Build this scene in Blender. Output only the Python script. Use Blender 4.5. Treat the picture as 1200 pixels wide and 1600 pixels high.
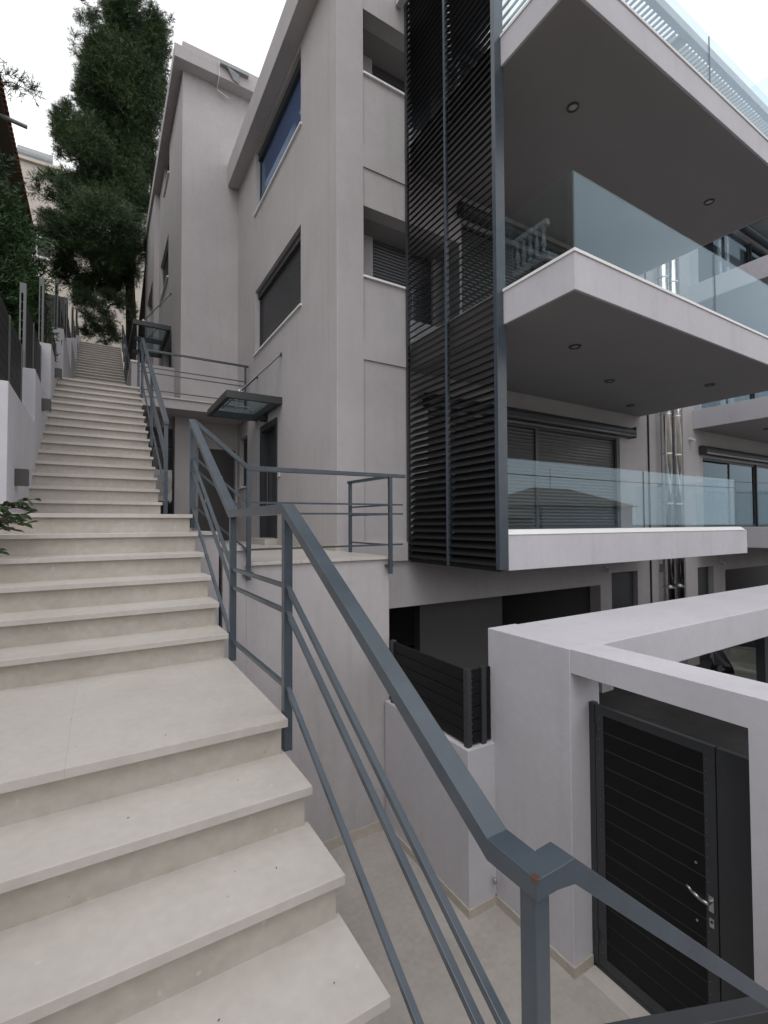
import bpy, math, random
import numpy as np
from mathutils import Vector, Matrix
random.seed(7); RNG = np.random.default_rng(7)
for o in list(bpy.data.objects): bpy.data.objects.remove(o)
SC = bpy.context.scene
C = SC.collection
R = math.radians

# ------------------------------------------------------------------ camera
cd = bpy.data.cameras.new('camera'); cam = bpy.data.objects.new('camera', cd); C.objects.link(cam)
cd.sensor_fit = 'HORIZONTAL'; cd.sensor_width = 36.0; cd.lens = 738.69 / 1200 * 36
cd.clip_start = 0.02; cd.clip_end = 2000
yaw, pit, rol = R(31.084), R(1.548), R(-0.250)
f = Vector((math.sin(yaw)*math.cos(pit), math.cos(yaw)*math.cos(pit), math.sin(pit)))
r0 = Vector((math.cos(yaw), -math.sin(yaw), 0)); u0 = r0.cross(f)
rr = r0*math.cos(rol) + u0*math.sin(rol); uu = -r0*math.sin(rol) + u0*math.cos(rol)
cam.matrix_world = Matrix(((rr.x, uu.x, -f.x, 0), (rr.y, uu.y, -f.y, 0), (rr.z, uu.z, -f.z, 0), (0, 0, 0, 1)))
SC.camera = cam

# ------------------------------------------------------------------ sky, sun, exposure
SUN_EL, SUN_AZ = 58, 212            # azimuth clockwise from +Y
w = bpy.data.worlds.new('World'); SC.world = w; w.use_nodes = True
nt = w.node_tree; nt.nodes.clear()
out = nt.nodes.new('ShaderNodeOutputWorld'); bg = nt.nodes.new('ShaderNodeBackground')
sky = nt.nodes.new('ShaderNodeTexSky'); sky.sky_type = 'NISHITA'; sky.sun_disc = False
sky.sun_elevation = R(SUN_EL); sky.sun_rotation = R(SUN_AZ); sky.dust_density = 3.0; sky.air_density = 1.0
hsv = nt.nodes.new('ShaderNodeHueSaturation'); hsv.inputs['Saturation'].default_value = 0.22
nt.links.new(sky.outputs[0], hsv.inputs['Color'])
tc = nt.nodes.new('ShaderNodeTexCoord'); mp = nt.nodes.new('ShaderNodeMapping'); mp.inputs['Scale'].default_value = (1, 1, 2.2)
ns = nt.nodes.new('ShaderNodeTexNoise'); ns.inputs['Scale'].default_value = 2.3; ns.inputs['Detail'].default_value = 6; ns.inputs['Roughness'].default_value = .55
nt.links.new(tc.outputs['Generated'], mp.inputs[0]); nt.links.new(mp.outputs[0], ns.inputs['Vector'])
cr = nt.nodes.new('ShaderNodeValToRGB'); cr.color_ramp.elements[0].position = .35; cr.color_ramp.elements[1].position = .62
cr.color_ramp.elements[0].color = (11.3, 11.6, 12.1, 1); cr.color_ramp.elements[1].color = (14.0, 14.0, 14.1, 1)
nt.links.new(ns.outputs['Fac'], cr.inputs[0])
mx = nt.nodes.new('ShaderNodeMix'); mx.data_type = 'RGBA'; mx.inputs[0].default_value = .80   # mostly cloud over the clear sky
nt.links.new(hsv.outputs[0], mx.inputs[6]); nt.links.new(cr.outputs[0], mx.inputs[7])
nt.links.new(mx.outputs[2], bg.inputs['Color']); bg.inputs['Strength'].default_value = 0.10
nt.links.new(bg.outputs[0], out.inputs[0])
sd = bpy.data.lights.new('sun', 'SUN'); sun = bpy.data.objects.new('sun', sd); C.objects.link(sun)
sd.energy = 0.6; sd.angle = R(30); sd.color = (1.0, .97, .93)
sdir = Vector((math.sin(R(SUN_AZ))*math.cos(R(SUN_EL)), math.cos(R(SUN_AZ))*math.cos(R(SUN_EL)), math.sin(R(SUN_EL))))
sun.rotation_euler = sdir.to_track_quat('Z', 'Y').to_euler(); sun.location = (0, -20, 40)
SC.view_settings.view_transform = 'Standard'; SC.view_settings.look = 'None'
SC.view_settings.exposure = 0.14; SC.view_settings.gamma = 1.0; SC.view_settings.use_curve_mapping = False
SC.render.engine = 'CYCLES'
SC.cycles.max_bounces = 10; SC.cycles.transparent_max_bounces = 16; SC.cycles.glossy_bounces = 5

# ------------------------------------------------------------------ helpers
ORG = {}
class MB:
    def __init__(s): s.v = []; s.f = []
    def add(s, vs, fs):
        n = len(s.v); s.v += [tuple(map(float, p)) for p in vs]; s.f += [tuple(n+i for i in q) for q in fs]; return s
    def box(s, x0, x1, y0, y1, z0, z1):
        return s.add([(x0,y0,z0),(x1,y0,z0),(x1,y1,z0),(x0,y1,z0),(x0,y0,z1),(x1,y0,z1),(x1,y1,z1),(x0,y1,z1)],
              [(0,3,2,1),(4,5,6,7),(0,1,5,4),(1,2,6,5),(2,3,7,6),(3,0,4,7)])
    def hexa(s, a, b):    # two quads of 4 points (bottom ring, top ring)
        return s.add(list(a)+list(b), [(3,2,1,0),(4,5,6,7),(0,1,5,4),(1,2,6,5),(2,3,7,6),(3,0,4,7)])
    def path(s, pts, wd, ht, sides=None, vert=True):
        # rectangular tube along a polyline, plumb cut: width along a horizontal side vector, height along z
        pts = [Vector(p) for p in pts]; secs = []
        for i, p in enumerate(pts):
            d = (pts[min(i+1, len(pts)-1)] - pts[max(i-1, 0)])
            if sides: sv = Vector(sides[i] if isinstance(sides[0], (tuple, list, Vector)) else sides)
            else: sv = Vector((d.y, -d.x, 0)).normalized()
            ds = [(pts[j+1]-pts[j]).normalized() for j in (i-1, i) if 0 <= j < len(pts)-1]
            hz = max(.25, min(math.hypot(q.x, q.y) for q in ds)); h = ht/hz if vert else ht
            a = sv*wd/2; b = Vector((0, 0, h/2))
            secs.append([p-a-b, p+a-b, p+a+b, p-a+b])
        vs = [q for sec in secs for q in sec]; n = len(secs)
        fs = [(3,2,1,0), tuple(4*(n-1)+k for k in range(4))]
        for i in range(n-1):
            for k in range(4):
                fs.append((4*i+k, 4*i+(k+1)%4, 4*i+4+(k+1)%4, 4*i+4+k))
        return s.add(vs, fs)
    def cyl(s, p, q, r, n=12, r2=None, caps=True):
        p = Vector(p); q = Vector(q); r2 = r if r2 is None else r2; d = (q-p).normalized()
        a = d.orthogonal().normalized(); b = d.cross(a)
        vs = [p+(a*math.cos(2*math.pi*k/n)+b*math.sin(2*math.pi*k/n))*r for k in range(n)] + \
             [q+(a*math.cos(2*math.pi*k/n)+b*math.sin(2*math.pi*k/n))*r2 for k in range(n)]
        fs = [(k, (k+1) % n, n+(k+1) % n, n+k) for k in range(n)]
        if caps: fs += [tuple(reversed(range(n))), tuple(range(n, 2*n))]
        return s.add(vs, fs)
    def lathe(s, c, prof, n=24):
        c = Vector(c); m = len(prof)
        vs = [c+Vector((r*math.cos(2*math.pi*k/n), r*math.sin(2*math.pi*k/n), z)) for r, z in prof for k in range(n)]
        fs = [(i*n+k, i*n+(k+1) % n, (i+1)*n+(k+1) % n, (i+1)*n+k) for i in range(m-1) for k in range(n)]
        return s.add(vs, fs)
    def wall(s, axis, p, t, u0, u1, z0, z1, holes=()):
        us = sorted({u0, u1, *[h[0] for h in holes], *[h[1] for h in holes]}); us = [u for u in us if u0 <= u <= u1]
        zs = sorted({z0, z1, *[h[2] for h in holes], *[h[3] for h in holes]}); zs = [z for z in zs if z0 <= z <= z1]
        solid = lambda i, j: 0 <= i < len(us)-1 and 0 <= j < len(zs)-1 and not any(h[0] <= (us[i]+us[i+1])/2 <= h[1] and h[2] <= (zs[j]+zs[j+1])/2 <= h[3] for h in holes)
        P = (lambda u, d, z: (p+d, u, z)) if axis == 'x' else (lambda u, d, z: (u, p+d, z))
        fl = axis == 'x'
        def q(vs): s.add(vs[::-1] if fl else vs, [(0, 1, 2, 3)])
        for i in range(len(us)-1):
            for j in range(len(zs)-1):
                if not solid(i, j): continue
                a, b, c, d = us[i], us[i+1], zs[j], zs[j+1]
                q([P(a,0,c), P(b,0,c), P(b,0,d), P(a,0,d)]); q([P(b,t,c), P(a,t,c), P(a,t,d), P(b,t,d)])
                if not solid(i-1, j): q([P(a,t,c), P(a,0,c), P(a,0,d), P(a,t,d)])
                if not solid(i+1, j): q([P(b,0,c), P(b,t,c), P(b,t,d), P(b,0,d)])
                if not solid(i, j-1): q([P(a,t,c), P(b,t,c), P(b,0,c), P(a,0,c)])
                if not solid(i, j+1): q([P(a,0,d), P(b,0,d), P(b,t,d), P(a,t,d)])
        return s
    def mesh(s, name, m, org=(0, 0, 0), smooth=False):
        me = bpy.data.meshes.new(name); o = Vector(org)
        me.from_pydata([tuple(Vector(p)-o) for p in s.v], [], s.f); me.update()
        if smooth:
            for pl in me.polygons: pl.use_smooth = True
        if m: me.materials.append(m)
        return me
    def build(s, name, m, parent=None, bevel=0, smooth=False, org=None):
        og = ORG[parent.name] if parent else (org or (0, 0, 0))
        ob = bpy.data.objects.new(name, s.mesh(name, m, og, smooth)); C.objects.link(ob)
        if parent: ob.parent = parent
        else: ob.location = og
        ORG[ob.name] = og
        if bevel:
            b = ob.modifiers.new('bevel', 'BEVEL'); b.width = bevel; b.segments = 2; b.limit_method = 'ANGLE'; b.angle_limit = R(40)
        return ob
def bx(*a): return MB().box(*a)
def tag(o, label=None, cat=None, group=None, kind=None):
    if label: o['label'] = label
    if cat: o['category'] = cat
    if group: o['group'] = group
    if kind: o['kind'] = kind
    return o
def thing(name, loc, label, cat, group=None):
    o = bpy.data.objects.new(name, None); C.objects.link(o); o.location = loc; o.empty_display_size = .2
    ORG[o.name] = tuple(loc); return tag(o, label, cat, group)
def inst(name, me, parent, loc, rot=None, bevel=0):
    ob = bpy.data.objects.new(name, me); C.objects.link(ob); ob.parent = parent
    ob.location = Vector(loc)-Vector(ORG[parent.name]); ORG[ob.name] = tuple(loc)
    if rot: ob.rotation_euler = rot
    return ob

# ------------------------------------------------------------------ materials
def mat(name, col, rough=.6, spec=.5, metal=0, var=0, vscale=3, bump=0, bscale=60, col2=None, fine=0, coat=0, streak=0):
    m = bpy.data.materials.new(name); m.use_nodes = True; n = m.node_tree.nodes; L = m.node_tree.links
    b = n['Principled BSDF']; b.inputs['Roughness'].default_value = rough; b.inputs['Metallic'].default_value = metal
    b.inputs['Specular IOR Level'].default_value = spec; b.inputs['Coat Weight'].default_value = coat
    b.inputs['Base Color'].default_value = (*col, 1)
    if var or bump or fine or streak:
        g = n.new('ShaderNodeNewGeometry')
    if var:
        t = n.new('ShaderNodeTexNoise'); t.inputs['Scale'].default_value = vscale; t.inputs['Detail'].default_value = 8; t.inputs['Roughness'].default_value = .6
        L.new(g.outputs['Position'], t.inputs['Vector'])
        rp = n.new('ShaderNodeValToRGB'); rp.color_ramp.elements[0].position = .3; rp.color_ramp.elements[1].position = .7
        c2 = col2 or tuple(c*(1-var) for c in col)
        rp.color_ramp.elements[0].color = (*c2, 1); rp.color_ramp.elements[1].color = (*[min(1, c*(1+var*.4)) for c in col], 1)
        L.new(t.outputs['Fac'], rp.inputs[0]); last = rp.outputs[0]
        if fine:
            t2 = n.new('ShaderNodeTexNoise'); t2.inputs['Scale'].default_value = vscale*14; t2.inputs['Detail'].default_value = 4
            L.new(g.outputs['Position'], t2.inputs['Vector'])
            r2 = n.new('ShaderNodeMapRange'); r2.inputs[1].default_value = .3; r2.inputs[2].default_value = .7; r2.inputs[3].default_value = 1-fine; r2.inputs[4].default_value = 1+fine*.4
            L.new(t2.outputs['Fac'], r2.inputs[0])
            mm = n.new('ShaderNodeMix'); mm.data_type = 'RGBA'; mm.blend_type = 'MULTIPLY'; mm.inputs[0].default_value = 1
            L.new(last, mm.inputs[6]); L.new(r2.outputs[0], mm.inputs[7]); last = mm.outputs[2]
        if streak:
            mp = n.new('ShaderNodeMapping'); mp.inputs['Scale'].default_value = (5, 5, .35)
            t3 = n.new('ShaderNodeTexNoise'); t3.inputs['Scale'].default_value = 1.5; t3.inputs['Detail'].default_value = 5
            L.new(g.outputs['Position'], mp.inputs[0]); L.new(mp.outputs[0], t3.inputs['Vector'])
            r3 = n.new('ShaderNodeMapRange'); r3.inputs[1].default_value = .55; r3.inputs[2].default_value = .8; r3.inputs[3].default_value = 1; r3.inputs[4].default_value = 1-streak
            L.new(t3.outputs['Fac'], r3.inputs[0])
            m3 = n.new('ShaderNodeMix'); m3.data_type = 'RGBA'; m3.blend_type = 'MULTIPLY'; m3.inputs[0].default_value = 1
            L.new(last, m3.inputs[6]); L.new(r3.outputs[0], m3.inputs[7]); last = m3.outputs[2]
        L.new(last, b.inputs['Base Color'])
    if bump:
        t4 = n.new('ShaderNodeTexNoise'); t4.inputs['Scale'].default_value = bscale; t4.inputs['Detail'].default_value = 5
        L.new(g.outputs['Position'], t4.inputs['Vector'])
        bp = n.new('ShaderNodeBump'); bp.inputs['Strength'].default_value = bump; bp.inputs['Distance'].default_value = .01
        L.new(t4.outputs['Fac'], bp.inputs['Height']); L.new(bp.outputs[0], b.inputs['Normal'])
    return m
def marble(name, c1, c2, rough, fleck=.5, fine=.08):
    m = mat(name, c1, rough, .4, var=.2, vscale=1.7, col2=c2, fine=fine, bump=.04, bscale=30)
    n = m.node_tree.nodes; L = m.node_tree.links; b = n['Principled BSDF']
    src = b.inputs['Base Color'].links[0].from_socket; g = [x for x in n if x.bl_idname == 'ShaderNodeNewGeometry'][0]
    v = n.new('ShaderNodeTexVoronoi'); v.inputs['Scale'].default_value = 11; L.new(g.outputs['Position'], v.inputs['Vector'])   # shell flecks
    nz = n.new('ShaderNodeTexNoise'); nz.inputs['Scale'].default_value = 45; L.new(g.outputs['Position'], nz.inputs['Vector'])
    ad = n.new('ShaderNodeMath'); ad.operation = 'MULTIPLY_ADD'; L.new(nz.outputs['Fac'], ad.inputs[0]); ad.inputs[1].default_value = .22; L.new(v.outputs['Distance'], ad.inputs[2])
    mr = n.new('ShaderNodeMapRange'); mr.inputs[1].default_value = .13; mr.inputs[2].default_value = .22; mr.inputs[3].default_value = fleck; mr.inputs[4].default_value = 0
    L.new(ad.outputs[0], mr.inputs[0])
    mm = n.new('ShaderNodeMix'); mm.data_type = 'RGBA'; L.new(mr.outputs[0], mm.inputs[0]); L.new(src, mm.inputs[6]); mm.inputs[7].default_value = (*[min(1, c*1.28) for c in c1], 1)
    v2 = n.new('ShaderNodeTexVoronoi'); v2.inputs['Scale'].default_value = 9.3; L.new(g.outputs['Position'], v2.inputs['Vector'])     # dark pits
    m2r = n.new('ShaderNodeMapRange'); m2r.inputs[1].default_value = .025; m2r.inputs[2].default_value = .05; m2r.inputs[3].default_value = .4; m2r.inputs[4].default_value = 0
    L.new(v2.outputs['Distance'], m2r.inputs[0])
    m2 = n.new('ShaderNodeMix'); m2.data_type = 'RGBA'; L.new(m2r.outputs[0], m2.inputs[0]); L.new(mm.outputs[2], m2.inputs[6]); m2.inputs[7].default_value = (.12, .10, .085, 1)
    L.new(m2.outputs[2], b.inputs['Base Color']); return m
def glass(name, tint, f0=.045, rough=0.0, f90=1.0):
    # thin pane: Schlick reflectance from the angle of view, the same on both faces
    m = bpy.data.materials.new(name); m.use_nodes = True; n = m.node_tree.nodes; L = m.node_tree.links; n.clear()
    o = n.new('ShaderNodeOutputMaterial'); mi = n.new('ShaderNodeMixShader'); ge = n.new('ShaderNodeNewGeometry')
    dt = n.new('ShaderNodeVectorMath'); dt.operation = 'DOT_PRODUCT'; L.new(ge.outputs['Incoming'], dt.inputs[0]); L.new(ge.outputs['Normal'], dt.inputs[1])
    def mth(op, a, b=None):
        q = n.new('ShaderNodeMath'); q.operation = op
        for i, x in enumerate((a, b)):
            if x is None: continue
            if isinstance(x, (int, float)): q.inputs[i].default_value = x
            else: L.new(x, q.inputs[i])
        return q.outputs[0]
    fr = mth('ADD', mth('MULTIPLY', mth('POWER', mth('SUBTRACT', 1.0, mth('ABSOLUTE', dt.outputs['Value'])), 5.0), f90-f0), f0)
    t = n.new('ShaderNodeBsdfTransparent'); t.inputs[0].default_value = (*tint, 1); g = n.new('ShaderNodeBsdfGlossy'); g.inputs['Roughness'].default_value = rough
    g.inputs['Color'].default_value = (.70, .86, .97, 1)  # blue of the reflected sky put into the gloss tint
    L.new(fr, mi.inputs[0]); L.new(t.outputs[0], mi.inputs[1]); L.new(g.outputs[0], mi.inputs[2]); L.new(mi.outputs[0], o.inputs[0]); return m
def leafmat(name, c, c2, sc):
    m = mat(name, c, .55, .3, var=.5, vscale=sc, col2=c2)
    return m
M = dict(
 wall=mat('stucco', (.455, .430, .436), .9, .2, var=.10, vscale=.8, bump=.2, bscale=110, fine=.035, streak=.09),
 pale=mat('pale_stucco', (.54, .526, .56), .9, .2, var=.09, vscale=1.0, bump=.2, bscale=100, fine=.035, streak=.09),
 white=mat('white_coping', (.80, .79, .79), .6, .4, var=.05, vscale=3),
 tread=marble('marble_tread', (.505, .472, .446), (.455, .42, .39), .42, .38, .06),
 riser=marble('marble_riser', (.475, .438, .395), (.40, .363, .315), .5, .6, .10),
 floor=marble('courtyard_stone', (.41, .382, .355), (.345, .32, .295), .5),
 metal=mat('blue_grey_paint', (.056, .072, .090), .27, .5, var=.18, vscale=7, bump=.03, bscale=18),
 rust=mat('rust', (.22, .09, .03), .8, .2, var=.4, vscale=60),
 dark=mat('dark_grey_frame', (.042, .045, .05), .4, .4, var=.1, vscale=6),
 board=mat('black_boards', (.007, .007, .008), .5, .25, var=.25, vscale=5, bump=.1, bscale=50),
 slat=mat('louvre_slat', (.011, .0115, .013), .6, .25, var=.15, vscale=5),
 shutter=mat('shutter', (.06, .061, .068), .32, .6),
 shutter_sky_tint=mat('shutter_sky_tint', (.15, .18, .31), .35, .5),  # blue sky reflected in the upper window, put into the slat colour
 shutter2=mat('shutter_brown', (.05, .046, .044), .3, .6),
 galv=mat('galvanised', (.30, .32, .33), .5, .5, metal=.4, var=.2, vscale=12),
 steel=mat('stainless', (.78, .77, .76), .14, .5, metal=1, var=.1, vscale=2),
 alu=mat('brushed_aluminium', (.55, .55, .56), .3, .5, metal=1),
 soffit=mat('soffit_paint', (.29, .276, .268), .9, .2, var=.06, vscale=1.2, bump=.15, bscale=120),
 plastic=mat('white_plastic', (.6, .6, .6), .4), acw=mat('ac_casing', (.45, .45, .43), .5, var=.1),
 black=mat('black_plastic', (.012, .012, .013), .4),
 lens=mat('lamp_lens', (.45, .44, .42), .25),
 glass=glass('balcony_glass', (.92, .957, .962), .068, f90=.65), gcan=glass('canopy_glass', (.74, .80, .80), .045),
 pane=glass('window_pane', (.35, .38, .42), .06), clear=glass('clear_pane', (.80, .86, .95), .06),
 asphalt=mat('asphalt', (.05, .05, .052), .85, .3, var=.35, vscale=1.8, bump=.4, bscale=90, fine=.2),
 earth=mat('earth', (.16, .15, .12), .95, .1, var=.3, vscale=.6),
 cream=mat('cream_render', (.64, .58, .52), .9, .2, var=.06, vscale=.6), brown=mat('brown_render', (.15, .125, .10), .9, .2, var=.15, vscale=1.5),
 tile=mat('roof_tile', (.20, .075, .05), .75, .3, var=.4, vscale=7),
 oldtile=mat('weathered_tile', (.30, .25, .22), .85, .2, var=.3, vscale=4),
 bark=mat('bark', (.055, .047, .04), .95, .1, var=.4, vscale=9, bump=.8, bscale=25),
 pine=leafmat('pine_needles', (.070, .112, .044), (.020, .038, .016), .9), cypress=leafmat('cypress_leaves', (.046, .098, .030), (.015, .036, .012), 1.6),
 leaf=leafmat('shrub_leaf', (.045, .075, .03), (.025, .045, .02), 20), twig=mat('twig', (.07, .055, .035), .9),
 curtain=mat('curtain', (.35, .36, .38), .9), carp=mat('car_paint', (.20, .205, .18), .25, .5, metal=.5, coat=1),
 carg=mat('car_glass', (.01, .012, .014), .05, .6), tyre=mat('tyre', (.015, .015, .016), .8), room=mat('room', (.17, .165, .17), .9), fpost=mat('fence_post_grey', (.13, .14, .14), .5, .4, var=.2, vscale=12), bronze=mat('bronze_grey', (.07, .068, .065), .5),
)

def rusty():
    m = mat('blue_grey_paint_chipped', (.056, .072, .090), .27, .5, var=.18, vscale=7, bump=.03, bscale=18); n = m.node_tree.nodes; L = m.node_tree.links; b = n['Principled BSDF']
    src = b.inputs['Base Color'].links[0].from_socket; g = [x for x in n if x.bl_idname == 'ShaderNodeNewGeometry'][0]
    v = n.new('ShaderNodeVectorMath'); v.operation = 'DISTANCE'; L.new(g.outputs['Position'], v.inputs[0]); v.inputs[1].default_value = (.743, .662, -.697)
    nz = n.new('ShaderNodeTexNoise'); nz.inputs['Scale'].default_value = 120; L.new(g.outputs['Position'], nz.inputs['Vector'])
    q = n.new('ShaderNodeMath'); q.operation = 'MULTIPLY_ADD'; L.new(nz.outputs['Fac'], q.inputs[0]); q.inputs[1].default_value = .02; L.new(v.outputs['Value'], q.inputs[2])
    r = n.new('ShaderNodeMapRange'); r.inputs[1].default_value = .016; r.inputs[2].default_value = .024; r.inputs[3].default_value = 1; r.inputs[4].default_value = 0; L.new(q.outputs[0], r.inputs[0])
    x = n.new('ShaderNodeMix'); x.data_type = 'RGBA'; L.new(r.outputs[0], x.inputs[0]); L.new(src, x.inputs[6]); x.inputs[7].default_value = (.085, .042, .026, 1); L.new(x.outputs[2], b.inputs['Base Color'])
    return m

# ------------------------------------------------------------------ ground
def stair_z(y):
    pts = [(-60, -6), (-2, -2.1), (.9, -1.9), (2.1, -1.1), (3.2, -1.1), (4.7, -.2), (5.95, -.2), (9.8, 2.2), (13, 2.3), (20, 6.2), (27, 6.6), (60, 14), (1500, 60)]
    for (a, za), (b, zb) in zip(pts, pts[1:]):
        if y <= b: return za+(zb-za)*(max(y, a)-a)/(b-a)
    return 60
def ground_h(x, y):
    z = stair_z(y)-.15
    if x > -.7 and y < 20.9: return -3.66
    if x <= -.7 and x > -.95 and y < 20.9: return -3.66+(z+3.66)*(-.7-x)/.25
    return z
xs = sorted({-1500, -300, -80, -30, -14, -8, -5, -3, -2, -1.4, -.95, -.7, 0, 2, 4, 7, 10, 14, 20, 40, 120, 400, 1500})
ys = sorted({-1500, -300, -80, -30, -10, -4, -2, .9, 2.1, 3.2, 4.7, 5.95, 8, 9.8, 11.5, 13, 16, 18, 20, 20.85, 20.95, 24, 27, 40, 60, 150, 600, 1500})
g = MB(); g.v = [(x, y, ground_h(x, y)) for y in ys for x in xs]; nx = len(xs)
g.f = [(j*nx+i, j*nx+i+1, (j+1)*nx+i+1, (j+1)*nx+i) for j in range(len(ys)-1) for i in range(nx-1)]
tag(g.build('ground', M['earth']), kind='structure')
tag(bx(.5, 3.45, -2.2, 4.9, -3.62, -3.55).build('courtyard_floor', M['floor']), kind='structure')
tag(bx(3.452, 40, -6, 12, -3.62, -3.556).build('driveway', M['asphalt']), kind='structure')

# ------------------------------------------------------------------ stairs
LX = -1.35; XS = .725
st = thing('stairway', (0, 2, -1.7), 'long beige marble staircase climbing the left side', 'stairs')
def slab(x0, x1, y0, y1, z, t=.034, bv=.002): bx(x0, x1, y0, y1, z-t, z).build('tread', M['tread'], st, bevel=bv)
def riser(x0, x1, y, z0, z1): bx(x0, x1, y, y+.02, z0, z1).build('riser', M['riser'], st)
RZ = .165
low = [(-2.2, -1.708), (.92, -1.543), (1.21, -1.378), (1.505, -1.213), (1.80, -1.047), (2.09, -.882), (3.236, -.717), (3.525, -.552), (3.815, -.388), (4.10, -.224), (4.39, -.060), (4.68, .105)]
for i, (y, z) in enumerate(low):
    y1 = low[i+1][0]+.056 if i+1 < len(low) else 5.97
    x1 = .745
    if i == 0: slab(LX, .79, y, y1, z)
    elif abs(z+.882) < .01:
        slab(LX, -.098, y, y1, z, bv=0); slab(-.0976, x1, y, y1, z, bv=0)
    elif i == len(low)-1: slab(LX, -.66, y, 4.82, z); slab(-.66, x1, y, y1, z)
    else: slab(LX, x1, y, y1, z)
    if i: riser(LX, XS, y+.036, low[i-1][1], z-.034)
up = [(5.95+.275*k, .105+.1647*(k+1)) for k in range(15)]
for i, (y, z) in enumerate(up):
    y1 = up[i+1][0]+.056 if i < 14 else 13.05
    slab(-.66, .622, y, y1, z); riser(-.66, .605, y+.036, (up[i-1][1] if i else .105), z-.03)
ZL2 = up[-1][1]
fl2 = [(13.0+.29*k, ZL2+.165*(k+1)) for k in range(24)]
for i, (y, z) in enumerate(fl2):
    y1 = fl2[i+1][0]+.056 if i < 23 else 23.5
    slab(-.66, .622, y, y1, z); riser(-.66, .605, y+.036, (fl2[i-1][1] if i else ZL2), z-.03)
# body under the treads
b = MB()
for L_, x0, x1, last in ((low, LX, XS-.005, 5.97), (up, -.66, .6, 13.02), (fl2, -.66, .6, 23.4)):
    for i, (y, z) in enumerate(L_):
        y1 = L_[i+1][0]+.055 if i+1 < len(L_) else last
        b.box(x0+.003, x1, y+.056, y1, -3.6, z-.036)
b.build('stair_body', M['wall'], st)
# lower flight turning right, down to the courtyard
for k in range(10):
    x = .79+.235*k; z = -1.708-.168*(k+1)
    bx(x-.02, x+.26, -1.2, .68, z-.03, z).build('tread', M['tread'], st, bevel=.004)
    bx(x-.012, x, -1.2, .66, z, z+.135).build('riser', M['riser'], st)
    bx(x+.001, x+.235, -1.19, .655, -3.6, z-.032).build('stair_body', M['wall'], st)
# steps down to the entrance platform
for x0, x1, z in ((.70, 1.015, -.060), (1.0, 1.285, -.219)):
    slab(x0+.05, x1, 4.80, 5.92, z)
    bx(x0+(.05 if x0 > .9 else .022), x1-.0015, 4.83, 5.9, -3.5, z-.036).build('stair_body', M['wall'], st)

lfd = thing('fallen_leaves', (.3, 1.6, -1.38), 'few tiny dry leaf bits scattered on the near steps', 'leaves')
for x, y, z, a_ in ((.30, 1.40, -1.378, .4), (.05, 1.42, -1.378, 2), (.55, 1.66, -1.213, 1), (.42, 1.72, -1.213, 2.5), (.1, 1.95, -1.047, .2), (.5, 2.0, -1.047, 1.8), (-.1, 2.6, -.882, 1), (.3, 2.9, -.882, .5), (.62, 1.33, -1.378, .9), (.25, 2.2, -.882, .3)):
    l_ = random.uniform(.004, .007)
    MB().add([(x-l_*math.cos(a_), y-l_*math.sin(a_), z+.001), (x+.0018*math.sin(a_), y-.0018*math.cos(a_), z+.003), (x+l_*math.cos(a_), y+l_*math.sin(a_), z+.001), (x-.0018*math.sin(a_), y+.0018*math.cos(a_), z+.004)], [(0, 1, 2, 3)]).build('leaf', M['bark'], lfd)

# ------------------------------------------------------------------ entrance platform
def stained(base):
    m = M[base].copy(); n = m.node_tree.nodes; L = m.node_tree.links; b = n['Principled BSDF']
    src = b.inputs['Base Color'].links[0].from_socket; g = [x for x in n if x.bl_idname == 'ShaderNodeNewGeometry'][0]
    mp = n.new('ShaderNodeMapping'); mp.inputs['Scale'].default_value = (3.2, 3.2, .5); L.new(g.outputs['Position'], mp.inputs[0])
    t = n.new('ShaderNodeTexNoise'); t.inputs['Scale'].default_value = 1.7; t.inputs['Detail'].default_value = 7; t.inputs['Roughness'].default_value = .65; L.new(mp.outputs[0], t.inputs['Vector'])
    r = n.new('ShaderNodeMapRange'); r.inputs[1].default_value = .52; r.inputs[2].default_value = .78; r.inputs[3].default_value = 0; r.inputs[4].default_value = .38; L.new(t.outputs['Fac'], r.inputs[0])
    x = n.new('ShaderNodeMix'); x.data_type = 'RGBA'; L.new(r.outputs[0], x.inputs[0]); L.new(src, x.inputs[6]); x.inputs[7].default_value = (.30, .255, .225, 1); L.new(x.outputs[2], b.inputs['Base Color'])
    m.name = base+'_stained'; return m
M['wall_st'] = stained('wall')
pf = thing('entrance_platform', (2.1, 6, -3.55), 'grey rendered entrance platform with marble paving beside the stairs', 'platform')
bx(1.285, 2.975, 4.83, 12, -3.6, -.41).build('wall', M['wall_st'], pf)
bx(.61, 1.284, 5.93, 12, -3.6, -.41).build('wall', M['wall'], pf)
xs_ = [1.265, 1.86, 2.46, 2.995]
for i in range(3):
    for j, (ya, yb) in enumerate(((4.80, 5.6), (5.603, 6.18), (6.183, 7.2), (7.203, 8.4), (8.403, 9.8), (9.803, 11.98))):
        x1 = xs_[i+1]-.003 if i < 2 or j < 2 else 2.94
        bx(xs_[i], x1, ya, yb, -.41, -.375).build('paving_slab', M['tread'], pf, bevel=.003)
bx(.61, 1.262, 5.93, 11.98, -.41, -.377).build('paving_slab', M['tread'], pf, bevel=.003)
bx(2.925, 2.949, 6.19, 8.8, -.375, -.275).build('skirting', M['riser'], pf)
bx(2.95, 3.40, 6.180, 6.199, -.41, -.275).build('skirting', M['riser'], pf)
bx(.8, 2.985, 4.812, 4.829, -3.55, -3.44).build('skirting', M['riser'], pf)

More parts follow.
